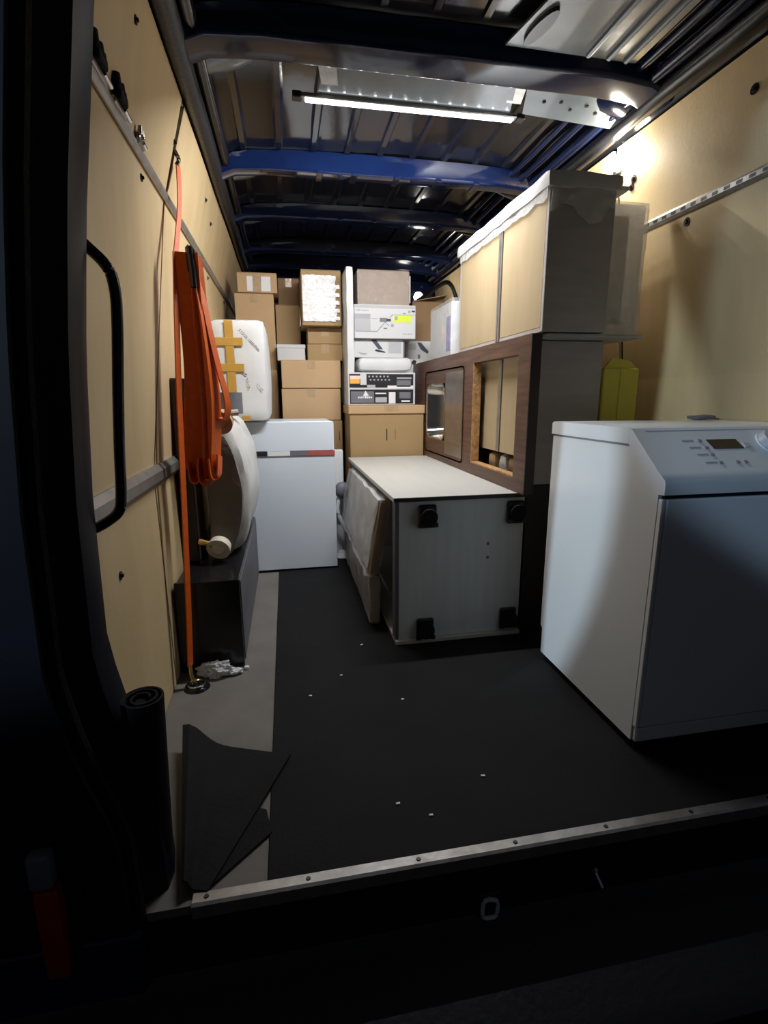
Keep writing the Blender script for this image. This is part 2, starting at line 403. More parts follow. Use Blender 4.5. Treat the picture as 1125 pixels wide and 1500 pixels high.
# cant rails along both roof edges
ob('cant_rail', tube([(-.262, y, 1.915 + .004*math.sin(y*6)) for y in [.95 + .2*i for i in range(19)]], .034, 10), 'black_trim', roof, True)
ob('cant_rail', tube([(-.212, y, 1.946) for y in [.95 + .2*i for i in range(19)]], .022, 10), 'black_gloss', roof, True)
for (x, z, r, m) in ((1.292, 1.925, .036, 'black_gloss'), (1.235, 1.950, .022, 'navy'), (1.175, 1.966, .016, 'navy'), (1.12, 1.976, .012, 'navy')):
    ob('cant_rail', tube([(x, y, z + .003*math.sin(y*7+x)) for y in [.95 + .2*i for i in range(19)]], r, 10), m, roof, True)
# side brackets under the left bows
for yc, wd, zb in BOWS[:4]:
    bm = smooth_path([(-.235, yc+wd/2+.08, 1.95), (-.20, yc+wd/2+.06, 1.945), (-.12, yc+wd/2+.05, 1.957), (-.06, yc+wd/2+.05, 1.98)], 4)
    ob('bow_bracket', tube(bm, .024, 8, flat=(.05, .010)), 'grey_primer', roof, True)
    bm = smooth_path([(1.285, yc+wd/2+.06, 1.93), (1.25, yc+wd/2+.05, 1.935), (1.17, yc+wd/2+.04, 1.95), (1.10, yc+wd/2+.04, 1.975)], 4)
    ob('bow_bracket', tube(bm, .024, 8, flat=(.05, .010)), 'navy', roof, True)
# stamped inner plate at the roof's right side with oval lightening slots
bm = bmesh.new()
outer = [(.70, 1.70), (.76, 1.42), (.80, 1.05), (1.14, 1.05), (1.14, 1.70)]
bm = prism(outer, 'z', 1.966, 1.973)
for v in bm.verts: v.co.z -= .03*max(0, (v.co.x-1.0))
plate = ob('roof_plate', bm, 'grey_primer', roof)
for (cx, cy) in ((.765, 1.60), (.80, 1.38), (.845, 1.18)):
    bm = prism([(cx + .022*math.cos(a) + .25*.05*math.sin(a)*-1, cy + .075*math.sin(a)) for a in [2*math.pi*k/18 for k in range(18)]], 'z', 1.955, 1.967)
    ob('slot', bm, 'black_gloss', plate)
for x in (.97, 1.04, 1.10):
    ob('plate_rib', tube([(x, y, 1.963-.03*max(0, x-1)) for y in (1.06, 1.3, 1.55, 1.69)], .010, 8), 'grey_primer', plate, True)

# left body pillar around the rear opening, grab handle, open door
TP = [(-.02, -.262), (.20, -.268), (.30, -.30), (.40, -.325), (.50, -.338), (.76, -.331), (1.0, -.312), (1.21, -.286), (1.39, -.257), (1.5, -.24), (1.7, -.20), (1.95, -.14)]
zz = [-.02 + 1.97*i/30 for i in range(31)]
bm = bmesh.new(); rings = []
for z in zz:
    x = interp(TP, z)
    rings.append([bm.verts.new(p) for p in ((-.64, .80, z), (x-.055, .80, z), (x-.05, .83, z), (x-.035, .845, z), (x-.004, .865, z), (x, .90, z), (x-.01, .955, z), (-.64, .955, z))])
for a, b in zip(rings, rings[1:]):
    for k in range(8): bm.faces.new((a[k], a[(k+1) % 8], b[(k+1) % 8], b[k]))
bm.faces.new(rings[0]); bm.faces.new(rings[-1])
pil = struct(ob('trim_3', bm, 'pillar_paint', smooth=True))
ob('door_seal', tube([(interp(TP, z)-.045, .822, z) for z in zz], .011, 8), 'black_rubber', pil, True)
bm = bmesh.new(); rings = []
for z in zz:
    x = 1.06 - interp(TP, z)
    rings.append([bm.verts.new(p) for p in ((x+.16+.05, .80, z), (x+.105, .80, z), (x+.054, .865, z), (x+.05, .90, z), (x+.06, .955, z), (x+.21, .955, z))])
for a, b in zip(rings, rings[1:]):
    for k in range(6): bm.faces.new((a[k], a[(k+1) % 6], b[(k+1) % 6], b[k]))
bm.faces.new(rings[0]); bm.faces.new(rings[-1])
struct(ob('trim_4', bm, 'navy', smooth=True))
gh = empty('grab_handle', 'black bent-tube grab handle on the dark left door pillar', 'handle', (-.33, .96, .70))
ob('bar', tube(smooth_path([(-.352, .985, 1.213), (-.318, 1.0, 1.182), (-.288, 1.0, 1.150), (-.279, 1.0, 1.115), (-.281, 1.0, 1.06), (-.292, 1.0, .95), (-.302, 1.0, .84), (-.308, 1.0, .76), (-.316, 1.0, .725), (-.340, 1.0, .705), (-.372, .985, .690)], 5), .0098, 10), 'black_gloss', gh, True)
for z, x in ((1.213, -.352), (.690, -.372)):
    ob('mount', box(x-.028, x+.010, .957, 1.0, z-.018, z+.018, bev=.006), 'black_trim', gh)
tl = empty('tail_lamp', 'dim red tail lamp lens at lower left edge of van', 'lamp', (-.43, .79, -.055))
ob('lens', box(-.452, -.412, .772, .80, -.055, .13, bev=.008, seg=2), 'red_lens', tl, True)
ob('white_lens', box(-.454, -.416, .773, .80, .133, .20, bev=.008, seg=2), 'grey_primer', tl, True)
struct(ob('trim_5', box(-.62, -.30, .803, .90, -.42, -.022, bev=.01), 'navy'))

# ------------------------------------------------------------------ lamps
lbx = empty('led_light_bar', 'glowing white LED light bar under the blue roof bow', 'light', (.49, 2.0, 1.925))
lbx.parent = None
def slab_quad(p, th): 
    bm = bmesh.new(); vs = [bm.verts.new(q) for q in p]; f = bm.faces.new(vs); bmesh.ops.recalc_face_normals(bm, faces=[f]); bmesh.ops.solidify(bm, geom=[f], thickness=th); return bm
ob('bracket', slab_quad([(.17, 1.872, 1.972), (.82, 1.872, 1.972), (.855, 2.012, 1.946), (.155, 2.012, 1.946)], .003), 'grey_primer', lbx)
for x in (.175, .83):
    ob('bracket_ear', slab_quad([(x-.03, 1.868, 1.975), (x+.03, 1.868, 1.975), (x+.045, 1.96, 1.952), (x-.01, 1.96, 1.952)], .004), 'alu', lbx)
ob('housing', box(.10, .885, 2.006, 2.036, 1.932, 1.946, bev=.003), 'alu', lbx)
for x in (.085, .90): ob('end_cap', box(x-.016, x+.016, 2.004, 2.038, 1.928, 1.948, bev=.003), 'black_trim', lbx)
ob('diffuser', box(.112, .873, 2.009, 2.033, 1.925, 1.9325, bev=.003), 'led_strip', lbx)
for k in range(14):
    x = .14 + k*.0545; bm = bmesh.new(); sph(bm, (x, 2.016, 1.9255), .006, u=8, v=6); ob('diode', bm, 'led_white', lbx, True)
for k in range(12):
    x = .135 + k*.0645
    light('led_diode_light', 'AREA', (x, 2.02, 1.9195), 2.35, (.96, .97, 1.0), (x, 2.20, 1.60), shape='DISK', size=.020)
# perforated flange beside the bar
bm = slab_quad([(.86, 1.872, 1.972), (1.27, 1.872, 1.955), (1.27, 2.0, 1.925), (.90, 2.0, 1.945)], .003)
flg = ob('bow_flange', bm, 'grey_primer', roof)
for x, y in ((.95, 1.93), (1.01, 1.92), (1.06, 1.945), (1.11, 1.92), (1.16, 1.945), (1.215, 1.94)):
    zc = 1.972 - (y-1.872)*.22 - .017*(x-.86)/.41
    ob('hole_rim', cylm((x, y, zc-.006), (x, y, zc-.001), .012 if x > 1.2 else .007, n=12), 'black_gloss', flg)
wl_ = empty('wall_lamp', 'small glowing lamp at the top of the right plywood wall', 'light', (1.335, 2.06, 1.80))
bm = bmesh.new(); sph(bm, (1.325, 2.055, 1.835), .022, (.6, .9, 1.4)); ob('bulb', bm, 'lamp_glow', wl_, True)
ob('lamp_base', box(1.335, 1.352, 2.03, 2.08, 1.79, 1.88, bev=.004), 'black_trim', wl_)
light('wall_lamp_light', 'POINT', (1.285, 2.03, 1.83), 6.0, (1.0, .93, .78), shadow_soft_size=.025)
rl = empty('round_cabin_lamp', 'small round glowing lamp far back above the boxes', 'light', (1.06, 4.10, 1.64))
bm = bmesh.new(); sph(bm, (1.06, 4.12, 1.70), .036); ob('globe', bm, 'lamp_glow_soft', rl, True)
ob('lamp_stem', cylm((1.06, 4.15, 1.70), (1.10, 4.64, 1.72), .012), 'black_trim', rl)
light('cabin_lamp_light', 'POINT', (1.05, 4.06, 1.70), 2.0, (1.0, .95, .86), shadow_soft_size=.035)
# bent frame tube and board behind the boxes at the right
ft = empty('curved_frame_tube', 'dark bent frame tube near right wall behind the boxes', 'tube', (1.20, 3.95, 1.62))
ob('tube', tube(smooth_path([(.98, 4.0, 1.62), (1.10, 3.98, 1.70), (1.22, 3.96, 1.775), (1.27, 3.95, 1.76), (1.31, 3.95, 1.68), (1.34, 3.95, 1.60)], 6), .016, 8), 'black_gloss', ft, True)

# ------------------------------------------------------------------ generic cartons
def plate_f(name, x0, x1, z0, z1, y, m, parent, th=.0012):
    return ob(name, box(x0, x1, y-th, y-.0001, z0, z1), m, parent)
def marks(parent, x0, x1, z, y, m, h=.008, n=8, seed=1, name='print_line', skew=0):
    """a row of short strokes standing for lettering too blurred to read"""
    rnd = random.Random(seed); bm = bmesh.new(); dx = (x1-x0)/n
    for i in range(n):
        wd = dx*rnd.uniform(.5, .85); hh = h*rnd.uniform(.6, 1)
        B(bm, x0+i*dx, x0+i*dx+wd, y-.0014, y-.0003, z + skew*i, z + skew*i + hh)
    return ob(name, bm, m, parent)
def carton(label, x0, x1, y0, y1, z0, z1, m='card', rz=0, tape='clear', front_seam=None, name='cardboard_box', cat='box', group=None, slots=False):
    t = empty(name, label, cat, ((x0+x1)/2, (y0+y1)/2, z0), rz, group)
    ft = .004
    ob('body', box(x0, x1, y0, y1, z0, z1-ft, bev=.004, seg=2), m, t)
    ym = (y0+y1)/2
    ob('flap', box(x0+.002, x1-.002, y0+.002, ym-.002, z1-ft, z1, bev=.0015), m, t)
    ob('flap', box(x0+.002, x1-.002, ym+.002, y1-.002, z1-ft, z1, bev=.0015), m, t)
    if tape:
        tw = min(.025, (x1-x0)*.14); xm = (x0+x1)/2; mm = 'tape_clear' if tape == 'clear' else 'tape_brown'
        ob('tape', box(xm-tw, xm+tw, y0-.0012, y0-.0001, z1-.055 if front_seam is None else z0+.01, z1-.003), mm, t)
    if front_seam is not None:
        ob('seam', box(x0+.003, x1-.003, y0-.001, y0+.001, front_seam-.0015, front_seam+.0015), 'slot_dark', t)
    return t

# big carton standing behind the lying cabinet, with lid and two handle slots
t = empty('archive_carton', 'large tan lidded carton with two upright slots behind the lying cabinet', 'box', (.605, 3.27, .006))
ob('body', box(.372, .829, 3.06, 3.36, .006, .845, bev=.005, seg=2), 'card', t)
ob('lid', box(.364, .8335, 3.05, 3.37, .835, .886, bev=.005, seg=2), 'card_light', t)
ob('slot', box(.594, .600, 3.0585, 3.0598, .675, .745), 'slot_dark', t); ob('slot', box(.648, .653, 3.0585, 3.0598, .68, .745), 'card_dark', t)
ob('tape', box(.582, .668, 3.0483, 3.0499, .852, .884), 'tape_clear', t)

# printed black box on top
t = empty('tool_set_box', 'white-edged box with black product print on the lidded carton', 'box', (.58, 3.27, .886))
x0, x1, z0, z1, y = .370, .783, .887, 1.078, 3.10
ob('body', box(x0, x1, y, y+.27, z0, z1, bev=.003), 'white_card', t)
def f(name, u0, v0, u1, v1, m, th=.0012):     # fractions of the front face
    return plate_f(name, x0+(x1-x0)*u0, x0+(x1-x0)*u1, z1-(z1-z0)*v1, z1-(z1-z0)*v0, y, m, t, th)
f('print_field', .02, .05, .97, .46, 'ink_black'); f('print_field', .025, .52, .97, .96, 'ink_black')
f('label', .03, .10, .18, .20, 'pink_label', .002); f('label', .03, .20, .17, .34, 'orange_label', .002); f('label', .18, .05, .27, .38, 'white_card', .0022)
f('print_block', .72, .14, .94, .20, 'ink_mid', .002); f('print_block', .72, .24, .93, .44, 'ink_grey', .002); f('print_block', .58, .40, .97, .50, 'paper_white', .002)
f('print_block', .28, .38, .40, .46, 'paper_grey', .002); f('print_block', .04, .58, .38, .93, 'ink_grey', .002)
f('print_block', .40, .62, .56, .66, 'paper_white', .002); f('print_block', .40, .76, .57, .92, 'paper_grey', .002); f('print_block', .60, .60, .70, .95, 'paper_white', .002)
f('print_block', .76, .60, .93, .80, 'ink_grey', .002); f('print_block', .79, .86, .92, .91, 'paper_white', .002)
rnd = random.Random(3)
for r_ in range(2):
    bm = bmesh.new()
    for k in range(6):
        u = .30 + k*.055 + .02*r_; v = .10 + r_*.10
        xa = x0+(x1-x0)*u; za = z1-(z1-z0)*v
        B(bm, xa, xa+.009, y-.0022, y-.0003, za-.009, za, )
    ob('print_line', bm, 'paper_grey', t)
marks(t, x0+.06, x0+.15, z0+.040, y-.0012, 'paper_white', .016, 7, 4)
bm = prism([(x0+.09, z0+.055), (x0+.125, z0+.055), (x0+.105, z0+.085)], 'y', y-.0026, y-.0013); ob('emblem', bm, 'paper_white', t)

# foam pouch
o = ob('foam_pouch', lumpy(.435, .775, 3.12, 3.37, 1.0845, 1.168, .03, .004, 10, .035, 2), 'foam_white', smooth=True, base=(.59, 3.27, 1.079))
tag(o, 'puffy white foam pouch lying on the black-printed box', 'pouch')

# print boxes and the projector box
def pbox(name, label, x0, x1, y0, y1, z0, z1, m='white_card'):
    t = empty(name, label, 'box', ((x0+x1)/2, (y0+y1)/2, z0)); ob('body', box(x0, x1, y0, y1, z0, z1, bev=.003), m, t); return t
t = pbox('printed_carton', 'white carton with dark diagonal print below the tripod-picture box', .425, .740, 3.22, 3.56, 1.172, 1.280)
bm = prism([(.530, 1.278), (.562, 1.278), (.605, 1.222), (.578, 1.222)], 'y', 3.2185, 3.2198); ob('print_stripe', bm, 'ink_navy', t)
bm = prism([(.555, 1.213), (.562, 1.222), (.615, 1.210), (.622, 1.202), (.575, 1.206)], 'y', 3.2183, 3.2198); ob('print_shape', bm, 'ink_black', t)
bm = prism([(.450, 1.205), (.470, 1.192), (.495, 1.188), (.510, 1.200), (.495, 1.197), (.470, 1.2)], 'y', 3.2183, 3.2198); ob('print_shape', bm, 'ink_mid', t)
plate_f('print_block', .64, .72, 1.20, 1.265, 3.22, 'paper_grey', t); plate_f('print_edge', .733, .742, 1.174, 1.278, 3.2203, 'ink_grey', t)
t = pbox('printed_carton', 'white carton with navy curved print beside the worktop, under leaning brown box', .785, 1.03, 3.385, 3.70, .006, 1.292)
def PB(pts): return prism([(.785 + (a-.748)*1.043, .93 + (b-.93)*1.043) for a, b in pts], 'y', 3.3835, 3.3848)
ob('print_stripe', PB([(.825, 1.268), (.850, 1.268), (.90, 1.215), (.895, 1.20), (.850, 1.225)]), 'ink_navy', t)
ob('print_block', PB([(.762, 1.222), (.818, 1.222), (.818, 1.262), (.762, 1.262)]), 'paper_grey', t); ob('print_block', PB([(.83, 1.17), (.845, 1.17), (.845, 1.195), (.83, 1.195)]), 'ink_grey', t)
ob('print_shape', PB([(.795, 1.135), (.815, 1.135), (.822, 1.155), (.805, 1.165), (.79, 1.15)]), 'ink_black', t)
t = pbox('tripod_carton', 'light grey carton with tripod picture and lime label, centre of stack', .425, .806, 3.19, 3.56, 1.281, 1.474, 'paper_grey')
x0, x1, z0, z1, y = .425, .806, 1.281, 1.474, 3.19
ob('lid_edge', box(x0+.003, x1-.003, y-.001, y+.2, z1-.003, z1+.001), 'white_card', t)
f('print_panel', .01, .10, .99, .985, 'white_card', .0008)
f('label', .635, .30, .925, .50, 'lime', .0022); f('print_block', .01, .27, .26, .41, 'ink_mid', .0014); f('print_block', .01, .41, .26, .77, 'paper_grey', .0014); f('print_line', .02, .77, .37, .80, 'ink_mid', .0016); f('print_line', .28, .40, .37, .415, 'ink_mid', .0016)
f('print_line', .60, .275, .99, .285, 'ink_grey', .0016)
f('picture', .41, .38, .53, .50, 'ink_grey', .0018); f('picture', .52, .40, .59, .48, 'ink_black', .0022)
for a, b in (((.495, .50), (.43, .66)), ((.495, .50), (.56, .62)), ((.43, .64), (.37, .78)), ((.57, .37), (.625, .28))):
    pa = Vector((x0+(x1-x0)*a[0], y-.0015, z1-(z1-z0)*a[1])); pb = Vector((x0+(x1-x0)*b[0], y-.0015, z1-(z1-z0)*b[1]))
    bm = bmesh.new(); cyl(bm, pa, pb, .0014, n=6); ob('picture_line', bm, 'ink_grey', t)
f('picture', .47, .67, .53, .71, 'ink_grey', .0018); f('icon', .87, .14, .91, .22, 'ink_mid', .0018); f('icon', .93, .14, .985, .19, 'ink_black', .0018); f('icon', .79, .22, .83, .25, 'ink_grey', .0018)
bm = bmesh.new(); cyl(bm, (x0+.615*(x1-x0), y-.002, z1-.6*(z1-z0)), (x0+.615*(x1-x0), y-.0005, z1-.6*(z1-z0)), .010, n=14); ob('icon', bm, 'ink_mid', t)
marks(t, x0+.01, x0+.095, z1-.036, y, 'ink_mid', .010, 9, 5); marks(t, x0+.30, x0+.365, z0+.026, y, 'ink_mid', .007, 6, 6)
f('label_mark', .65, .32, .70, .44, 'ink_mid', .0028)

# wrapped brown carton on top
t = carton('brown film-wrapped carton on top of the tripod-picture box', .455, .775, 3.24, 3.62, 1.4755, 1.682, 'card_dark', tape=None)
ob('wrap_film', lumpy(.452, .778, 3.236, 3.60, 1.478, 1.680, .03, .002, 25, .008, 5), 'clear_film', t, True)
ob('white_edge', box(.779, .785, 3.25, 3.40, 1.50, 1.655), 'white_card', t)

# foam slab on end between stacks
o = ob('foam_slab', lumpy(.372, .418, 3.13, 3.62, .889, 1.672, .03, .004, 12, .012, 8), 'foam_white', smooth=True, base=(.395, 3.37, .888))
# ------------------------------------------------------------------ left cartons
tag(o, 'tall white foam slab on edge, right of the crinkly-taped box', 'slab')
o.location.z += 0.0
t = carton('tan carton with small slot, at floor behind the white appliance', .10, .352, 3.30, 3.62, .006, .79, 'card', tape=None)
ob('slot', box(.330, .334, 3.2985, 3.2998, .66, .72), 'slot_dark', t)
carton('lower tan carton of the pair above the white appliance', -.022, .345, 3.30, 3.70, .792, .990, 'card_light')
carton('upper tan carton of the pair above the white appliance', -.018, .348, 3.29, 3.70, .991, 1.160, 'card_light')
o = empty('white_carton', 'small white carton under the stacked brown boxes at left', 'box', (.045, 3.52, 1.161))
ob('body', box(-.038, .135, 3.38, 3.66, 1.161, 1.255, bev=.003), 'white_card', o); ob('lid', box(-.041, .138, 3.377, 3.663, 1.235, 1.259, bev=.003), 'white_card', o)
carton('small brown carton under the crinkly-taped box', .150, .370, 3.36, 3.62, 1.161, 1.262, 'card', tape='clear')
carton('flat brown carton directly beneath the crinkly-taped box', .155, .368, 3.37, 3.64, 1.263, 1.362, 'card')
t = carton('brown carton covered in shiny crinkled clear tape', .122, .362, 3.30, 3.62, 1.364, 1.682, 'card', tape=None)
def crk(u, v):
    e = .012*noise.noise(Vector((v*9, 4, 1)))
    return Vector((.128 + (.200+e)*u, 3.2945 - .010*abs(noise.noise(Vector((u*5, v*9, 3)))) , 1.388 + .262*v + .006*noise.noise(Vector((u*8, 0, 7)))))
ob('crinkled_tape', sheet(crk, 26, 34, .001), 'crinkle_tape_glare', t)
for k in range(5):
    zt = 1.395 + k*.045; ob('tape', lumpy(.20, .352, 3.2905, 3.2945, zt, zt+.022, .012, .0015, 40, .001, k), 'crinkle_tape_glare', t, True)
carton('tall tan carton at left wall under the labelled box', -.285, -.045, 3.48, 3.85, .006, 1.571, 'card_light', tape='clear')
t = carton('tan carton with two white paper labels, top left', -.262, -.020, 3.47, 3.80, 1.573, 1.690, 'card_light', tape='clear')
plate_f('paper_label', -.203, -.168, 1.582, 1.668, 3.47, 'paper_white', t); plate_f('paper_label', -.118, -.060, 1.582, 1.668, 3.47, 'paper_white', t)
plate_f('tape_strip', -.166, -.120, 1.576, 1.686, 3.4695, 'tape_clear', t)
carton('brown carton between tan carton and crinkly-taped box', -.038, .118, 3.56, 3.86, 1.262, 1.522, 'card', tape=None)
carton('dark brown carton behind the labelled box', -.017, .122, 3.64, 3.90, 1.524, 1.70, 'card_dark', tape='clear')
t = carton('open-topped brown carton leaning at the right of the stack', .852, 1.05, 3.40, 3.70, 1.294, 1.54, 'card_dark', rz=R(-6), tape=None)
ob('open_flap', prism([(.857, 1.5402), (.86, 1.5445), (1.09, 1.585), (1.085, 1.58)], 'y', 3.41, 3.55), 'card', t)

# white printed box standing on the worktop edge
t = empty('printed_packet', 'white film-wrapped packet with violet and pink print on worktop', 'packet', (.90, 2.85, 1.142))
ob('body', box(.862, .962, 2.66, 3.05, 1.1425, 1.415, bev=.004), 'white_card', t)
ob('print_block', box(.8608, .8619, 2.675, 2.74, 1.17, 1.345), 'violet_print', t); ob('print_block', box(.8608, .8619, 2.79, 2.82, 1.24, 1.31), 'pink_label', t)
ob('film', lumpy(.857, .967, 2.65, 3.06, 1.143, 1.435, .03, .003, 20, .015, 3), 'clear_film', t, True)

# ------------------------------------------------------------------ white packed unit with brown tapes
t = empty('foam_packed_parcel', 'white foam-wrapped parcel crossed with brown tape on the appliance', 'parcel', (-.20, 2.92, .816))
x0, x1, y, z0, z1 = -.342, -.085, 2.64, .817, 1.300
ob('body', lumpy(x0, x1, y, 3.20, z0, z1, .03, .003, 8, .025, 4, (.10, 0, 0)), 'foam_white', t, True)
ob('tape', box(-.272, -.232, y-.0075, y-.004, .955, 1.292, bev=.001), 'tape_brown', t)
for z in (1.195, 1.075): ob('tape', box(-.338, -.19, y-.009, y-.0055, z-.019, z+.019, bev=.001), 'tape_brown', t)
ob('tape', box(-.215, -.176, y-.008, y-.004, .82, .845, bev=.001), 'tape_brown', t)
def diag(p, q, n, m='ink_grey', wd=.004):
    bm = bmesh.new(); p, q = Vector(p), Vector(q)
    rr = random.Random(n)
    for i in range(n):
        a = p.lerp(q, i/n); b = p.lerp(q, (i+rr.uniform(.5, .8))/n)
        d = Vector((rr.uniform(-.004, .004), 0, rr.uniform(-.004, .004))); cyl(bm, a-d, b+d, .0016, n=5)
    ob('lettering', bm, m, t)
diag((-.200, y-.006, 1.255), (-.112, y-.006, 1.155), 12); diag((-.198, y-.006, 1.053), (-.178, y-.006, 1.040), 3, 'ink_black'); diag((-.180, y-.006, 1.025), (-.170, y-.006, .972), 4); diag((-.132, y-.006, 1.0), (-.105, y-.006, .965), 4)
# appliance below
t = empty('white_appliance', 'white slab-fronted appliance bound with a striped strap at floor left', 'appliance', (0, 2.95, .006))
ob('body', box(-.232, .243, 2.712, 3.24, .012, .806, bev=.004), 'white_panel', t)
ob('front_panel', box(-.232, .244, 2.694, 2.711, .014, .640, bev=.003), 'white_panel', t)
ob('upper_panel', box(-.250, .238, 2.690, 2.711, .660, .812, bev=.003), 'white_panel', t)
ob('edge_strip', box(-.262, -.251, 2.70, 2.78, .05, .80, bev=.002), 'plastic_grey', t)
for i, (a, b, m) in enumerate(((-.25, -.205, 'red_strap'), (-.205, -.105, 'ink_black'), (-.105, .01, 'paper_white'), (.01, .10, 'ink_grey'), (.10, .244, 'red_strap'))):
    ob('strap_stripe', box(a, b, 2.688, 2.6935, .637, .660), m, t)
for x in (-.20, .21): ob('foot', cylm((x, 2.76, .0055), (x, 2.76, .0125), .02), 'black_trim', t)

# gap between appliance and lying cabinet
t = empty('white_board', 'narrow white board standing between appliance and lying cabinet', 'board', (.30, 3.0, .006))
ob('board', box(.262, .318, 2.98, 3.04, .006, .63, bev=.003), 'plastic_white', t); ob('edge_trim', box(.250, .262, 2.98, 3.04, .25, .63, bev=.002), 'black_trim', t)
t = empty('folded_fan', 'grey and white folded household fan in the gap by the appliance', 'fan', (.295, 2.90, .006))
bm = bmesh.new(); sph(bm, (.300, 2.90, .405), .06, (.75, .6, .85)); ob('head', bm, 'plastic_grey', t, True)
ob('stem', tube(smooth_path([(.285, 2.90, .37), (.27, 2.90, .29), (.30, 2.90, .20), (.33, 2.90, .14)], 5), .012, 8), 'plastic_white', t, True)
ob('stand', tube(smooth_path([(.322, 2.90, .42), (.322, 2.90, .22), (.322, 2.90, .03)], 4), .014, 8), 'plastic_grey', t, True)
bm = bmesh.new(); cyl(bm, (.300, 2.90, .0055), (.300, 2.90, .035), .052, .03, 18); ob('foot', bm, 'plastic_white', t, True)

# ------------------------------------------------------------------ lying cabinet with four feet
t = empty('lying_cabinet', 'grey cabinet lying on its side, white top, four black feet showing', 'cabinet', (.385, 1.745, .006), R(.4))
ob('top_side', box(.362, .876, 1.735, 3.03, .563, .580, bev=.0015), 'white_top', t)
ob('top_edge', box(.364, .875, 1.733, 1.7348, .564, .579), 'dark_board', t)
ob('base_plate', box(.385, .876, 1.752, 1.768, .022, .563, bev=.0015), 'grey_panel', t)
ob('bottom_side', box(.372, .878, 1.735, 3.03, .006, .022, bev=.0015), 'white_top', t)
ob('back_panel', box(.862, .874, 1.768, 3.03, .022, .563), 'raw_board', t)
ob('far_end', box(.385, .862, 3.014, 3.03, .022, .563), 'grey_panel', t)
ob('front_rail', box(.372, .385, 1.752, 1.80, .022, .563), 'plastic_grey', t)
for (x, z) in ((.492, .505), (.838, .505), (.488, .060), (.828, .075)):
    ft = ob('foot_plate', box(x-.034, x+.034, 1.738, 1.7515, z-.044, z+.044, bev=.006), 'black_trim', t)
    ob('foot_socket', cylm((x, 1.7515, z), (x, 1.722, z), .030, .027, 18), 'black_trim', ft, True)
    ob('foot_disc', cylm((x, 1.722, z), (x, 1.716, z), .033, .031, 18), 'black_rubber', ft, True)
    for dx in (-.028, .028): ob('foot_lug', box(x+dx-.010, x+dx+.010, 1.728, 1.738, z-.040, z-.022, bev=.003), 'black_trim', ft)
for z in (.385, .33): ob('screw_hole', cylm((.735, 1.7505, z), (.735, 1.7518, z), .006, n=10), 'ink_grey', t)

# wrapped boards leaning at the cabinet's open side
t = empty('wrapped_board', 'foam-wrapped board with cardboard edges leaning by the lying cabinet', 'board', (.30, 2.30, .245))
def lean(x, z): return x + (z-.25)*.16
def tilt(bm):
    for v in bm.verts: v.co.x = v.co.x + (v.co.z-.25)*.17
    return bm
ob('foam', tilt(lumpy(.290, .315, 1.93, 2.78, .245, .540, .04, .006, 9, .01, 6)), 'foam_grey', t, True)
ob('edge_card', tilt(lumpy(.298, .336, 1.895, 1.929, .24, .545, .03, .003, 14, .006, 7)), 'card_dark', t, True)
ob('edge_card', tilt(lumpy(.300, .330, 2.782, 2.83, .25, .53, .04, .003, 14, .006, 9)), 'card_dark', t, True)
ob('film', tilt(lumpy(.280, .340, 1.885, 2.84, .235, .548, .03, .010, 12, .012, 10)), 'clear_film', t, True)
t = empty('film_wrapped_carton', 'flat film-wrapped carton on the floor under the foam-wrapped board', 'box', (.325, 2.32, .006))
ob('carton', box(.308, .344, 1.93, 2.80, .008, .220, bev=.004), 'card_dark', t)
ob('film', lumpy(.300, .350, 1.92, 2.81, .014, .222, .025, .005, 12, .012, 12), 'poly_sheet', t, True)

# ------------------------------------------------------------------ worktop on edge with sink and hob cut-out
t = empty('kitchen_worktop', 'dark walnut kitchen worktop standing on edge with sink and cut-out', 'worktop', (.855, 2.5, .58))
ys = [1.69, 1.785, 2.245, 2.66, 3.02, 3.36]; zs = [.581, .632, .700, 1.005, 1.080, 1.142]
bm = bmesh.new(); gv = {}
def gvv(i, j):
    if (i, j) not in gv: gv[(i, j)] = bm.verts.new((.835, ys[i], zs[j]))
    return gv[(i, j)]
fs = []
for i in range(5):
    for j in range(5):
        if i == 1 and 1 <= j <= 3: continue
        if i == 3 and j == 2: continue
        fs.append(bm.faces.new((gvv(i, j), gvv(i+1, j), gvv(i+1, j+1), gvv(i, j+1))))
bmesh.ops.recalc_face_normals(bm, faces=bm.faces)
if bm.faces[:][0].normal.x > 0: bmesh.ops.reverse_faces(bm, faces=bm.faces)
r_ = bmesh.ops.solidify(bm, geom=fs, thickness=.038)
wt = ob('slab', bm, 'walnut', t)
xa = min(v.co.x for v in wt.data.vertices) + BASE[t.name].x
for v in wt.data.vertices: v.co.x += .835 - xa
ob('cut_edge', box(.8355, .8725, 2.239, 2.2449, .633, 1.079), 'chipboard', t); ob('cut_edge', box(.8355, .8725, 1.787, 2.238, .6325, .639), 'chipboard', t)
ob('end_band', box(.8355, .8725, 1.686, 1.6899, .582, 1.141), 'walnut_edge', t)
sk = empty('sink', 'stainless steel sink with drainer set into the walnut worktop', 'sink', (.83, 2.7, .61))
def rr_ring(poly_o, poly_i, x):
    bm = bmesh.new(); A = [bm.verts.new((x, a, b)) for a, b in poly_o]; C = [bm.verts.new((x, a, b)) for a, b in poly_i]
    for i in range(len(A)): j = (i+1) % len(A); bm.faces.new((A[i], A[j], C[j], C[i]))
    return bm, C
bowl_o = rrect(2.84, .852, .172, .145, .05, 6)
bm, _ = rr_ring(rrect(2.70, .845, .345, .232, .03, 6), rrect(2.70, .845, .338, .225, .03, 6), .8325); bmesh.ops.solidify(bm, geom=list(bm.faces), thickness=-.003); ob('rim', bm, 'steel', sk)
bm = bmesh.new()
loops = []
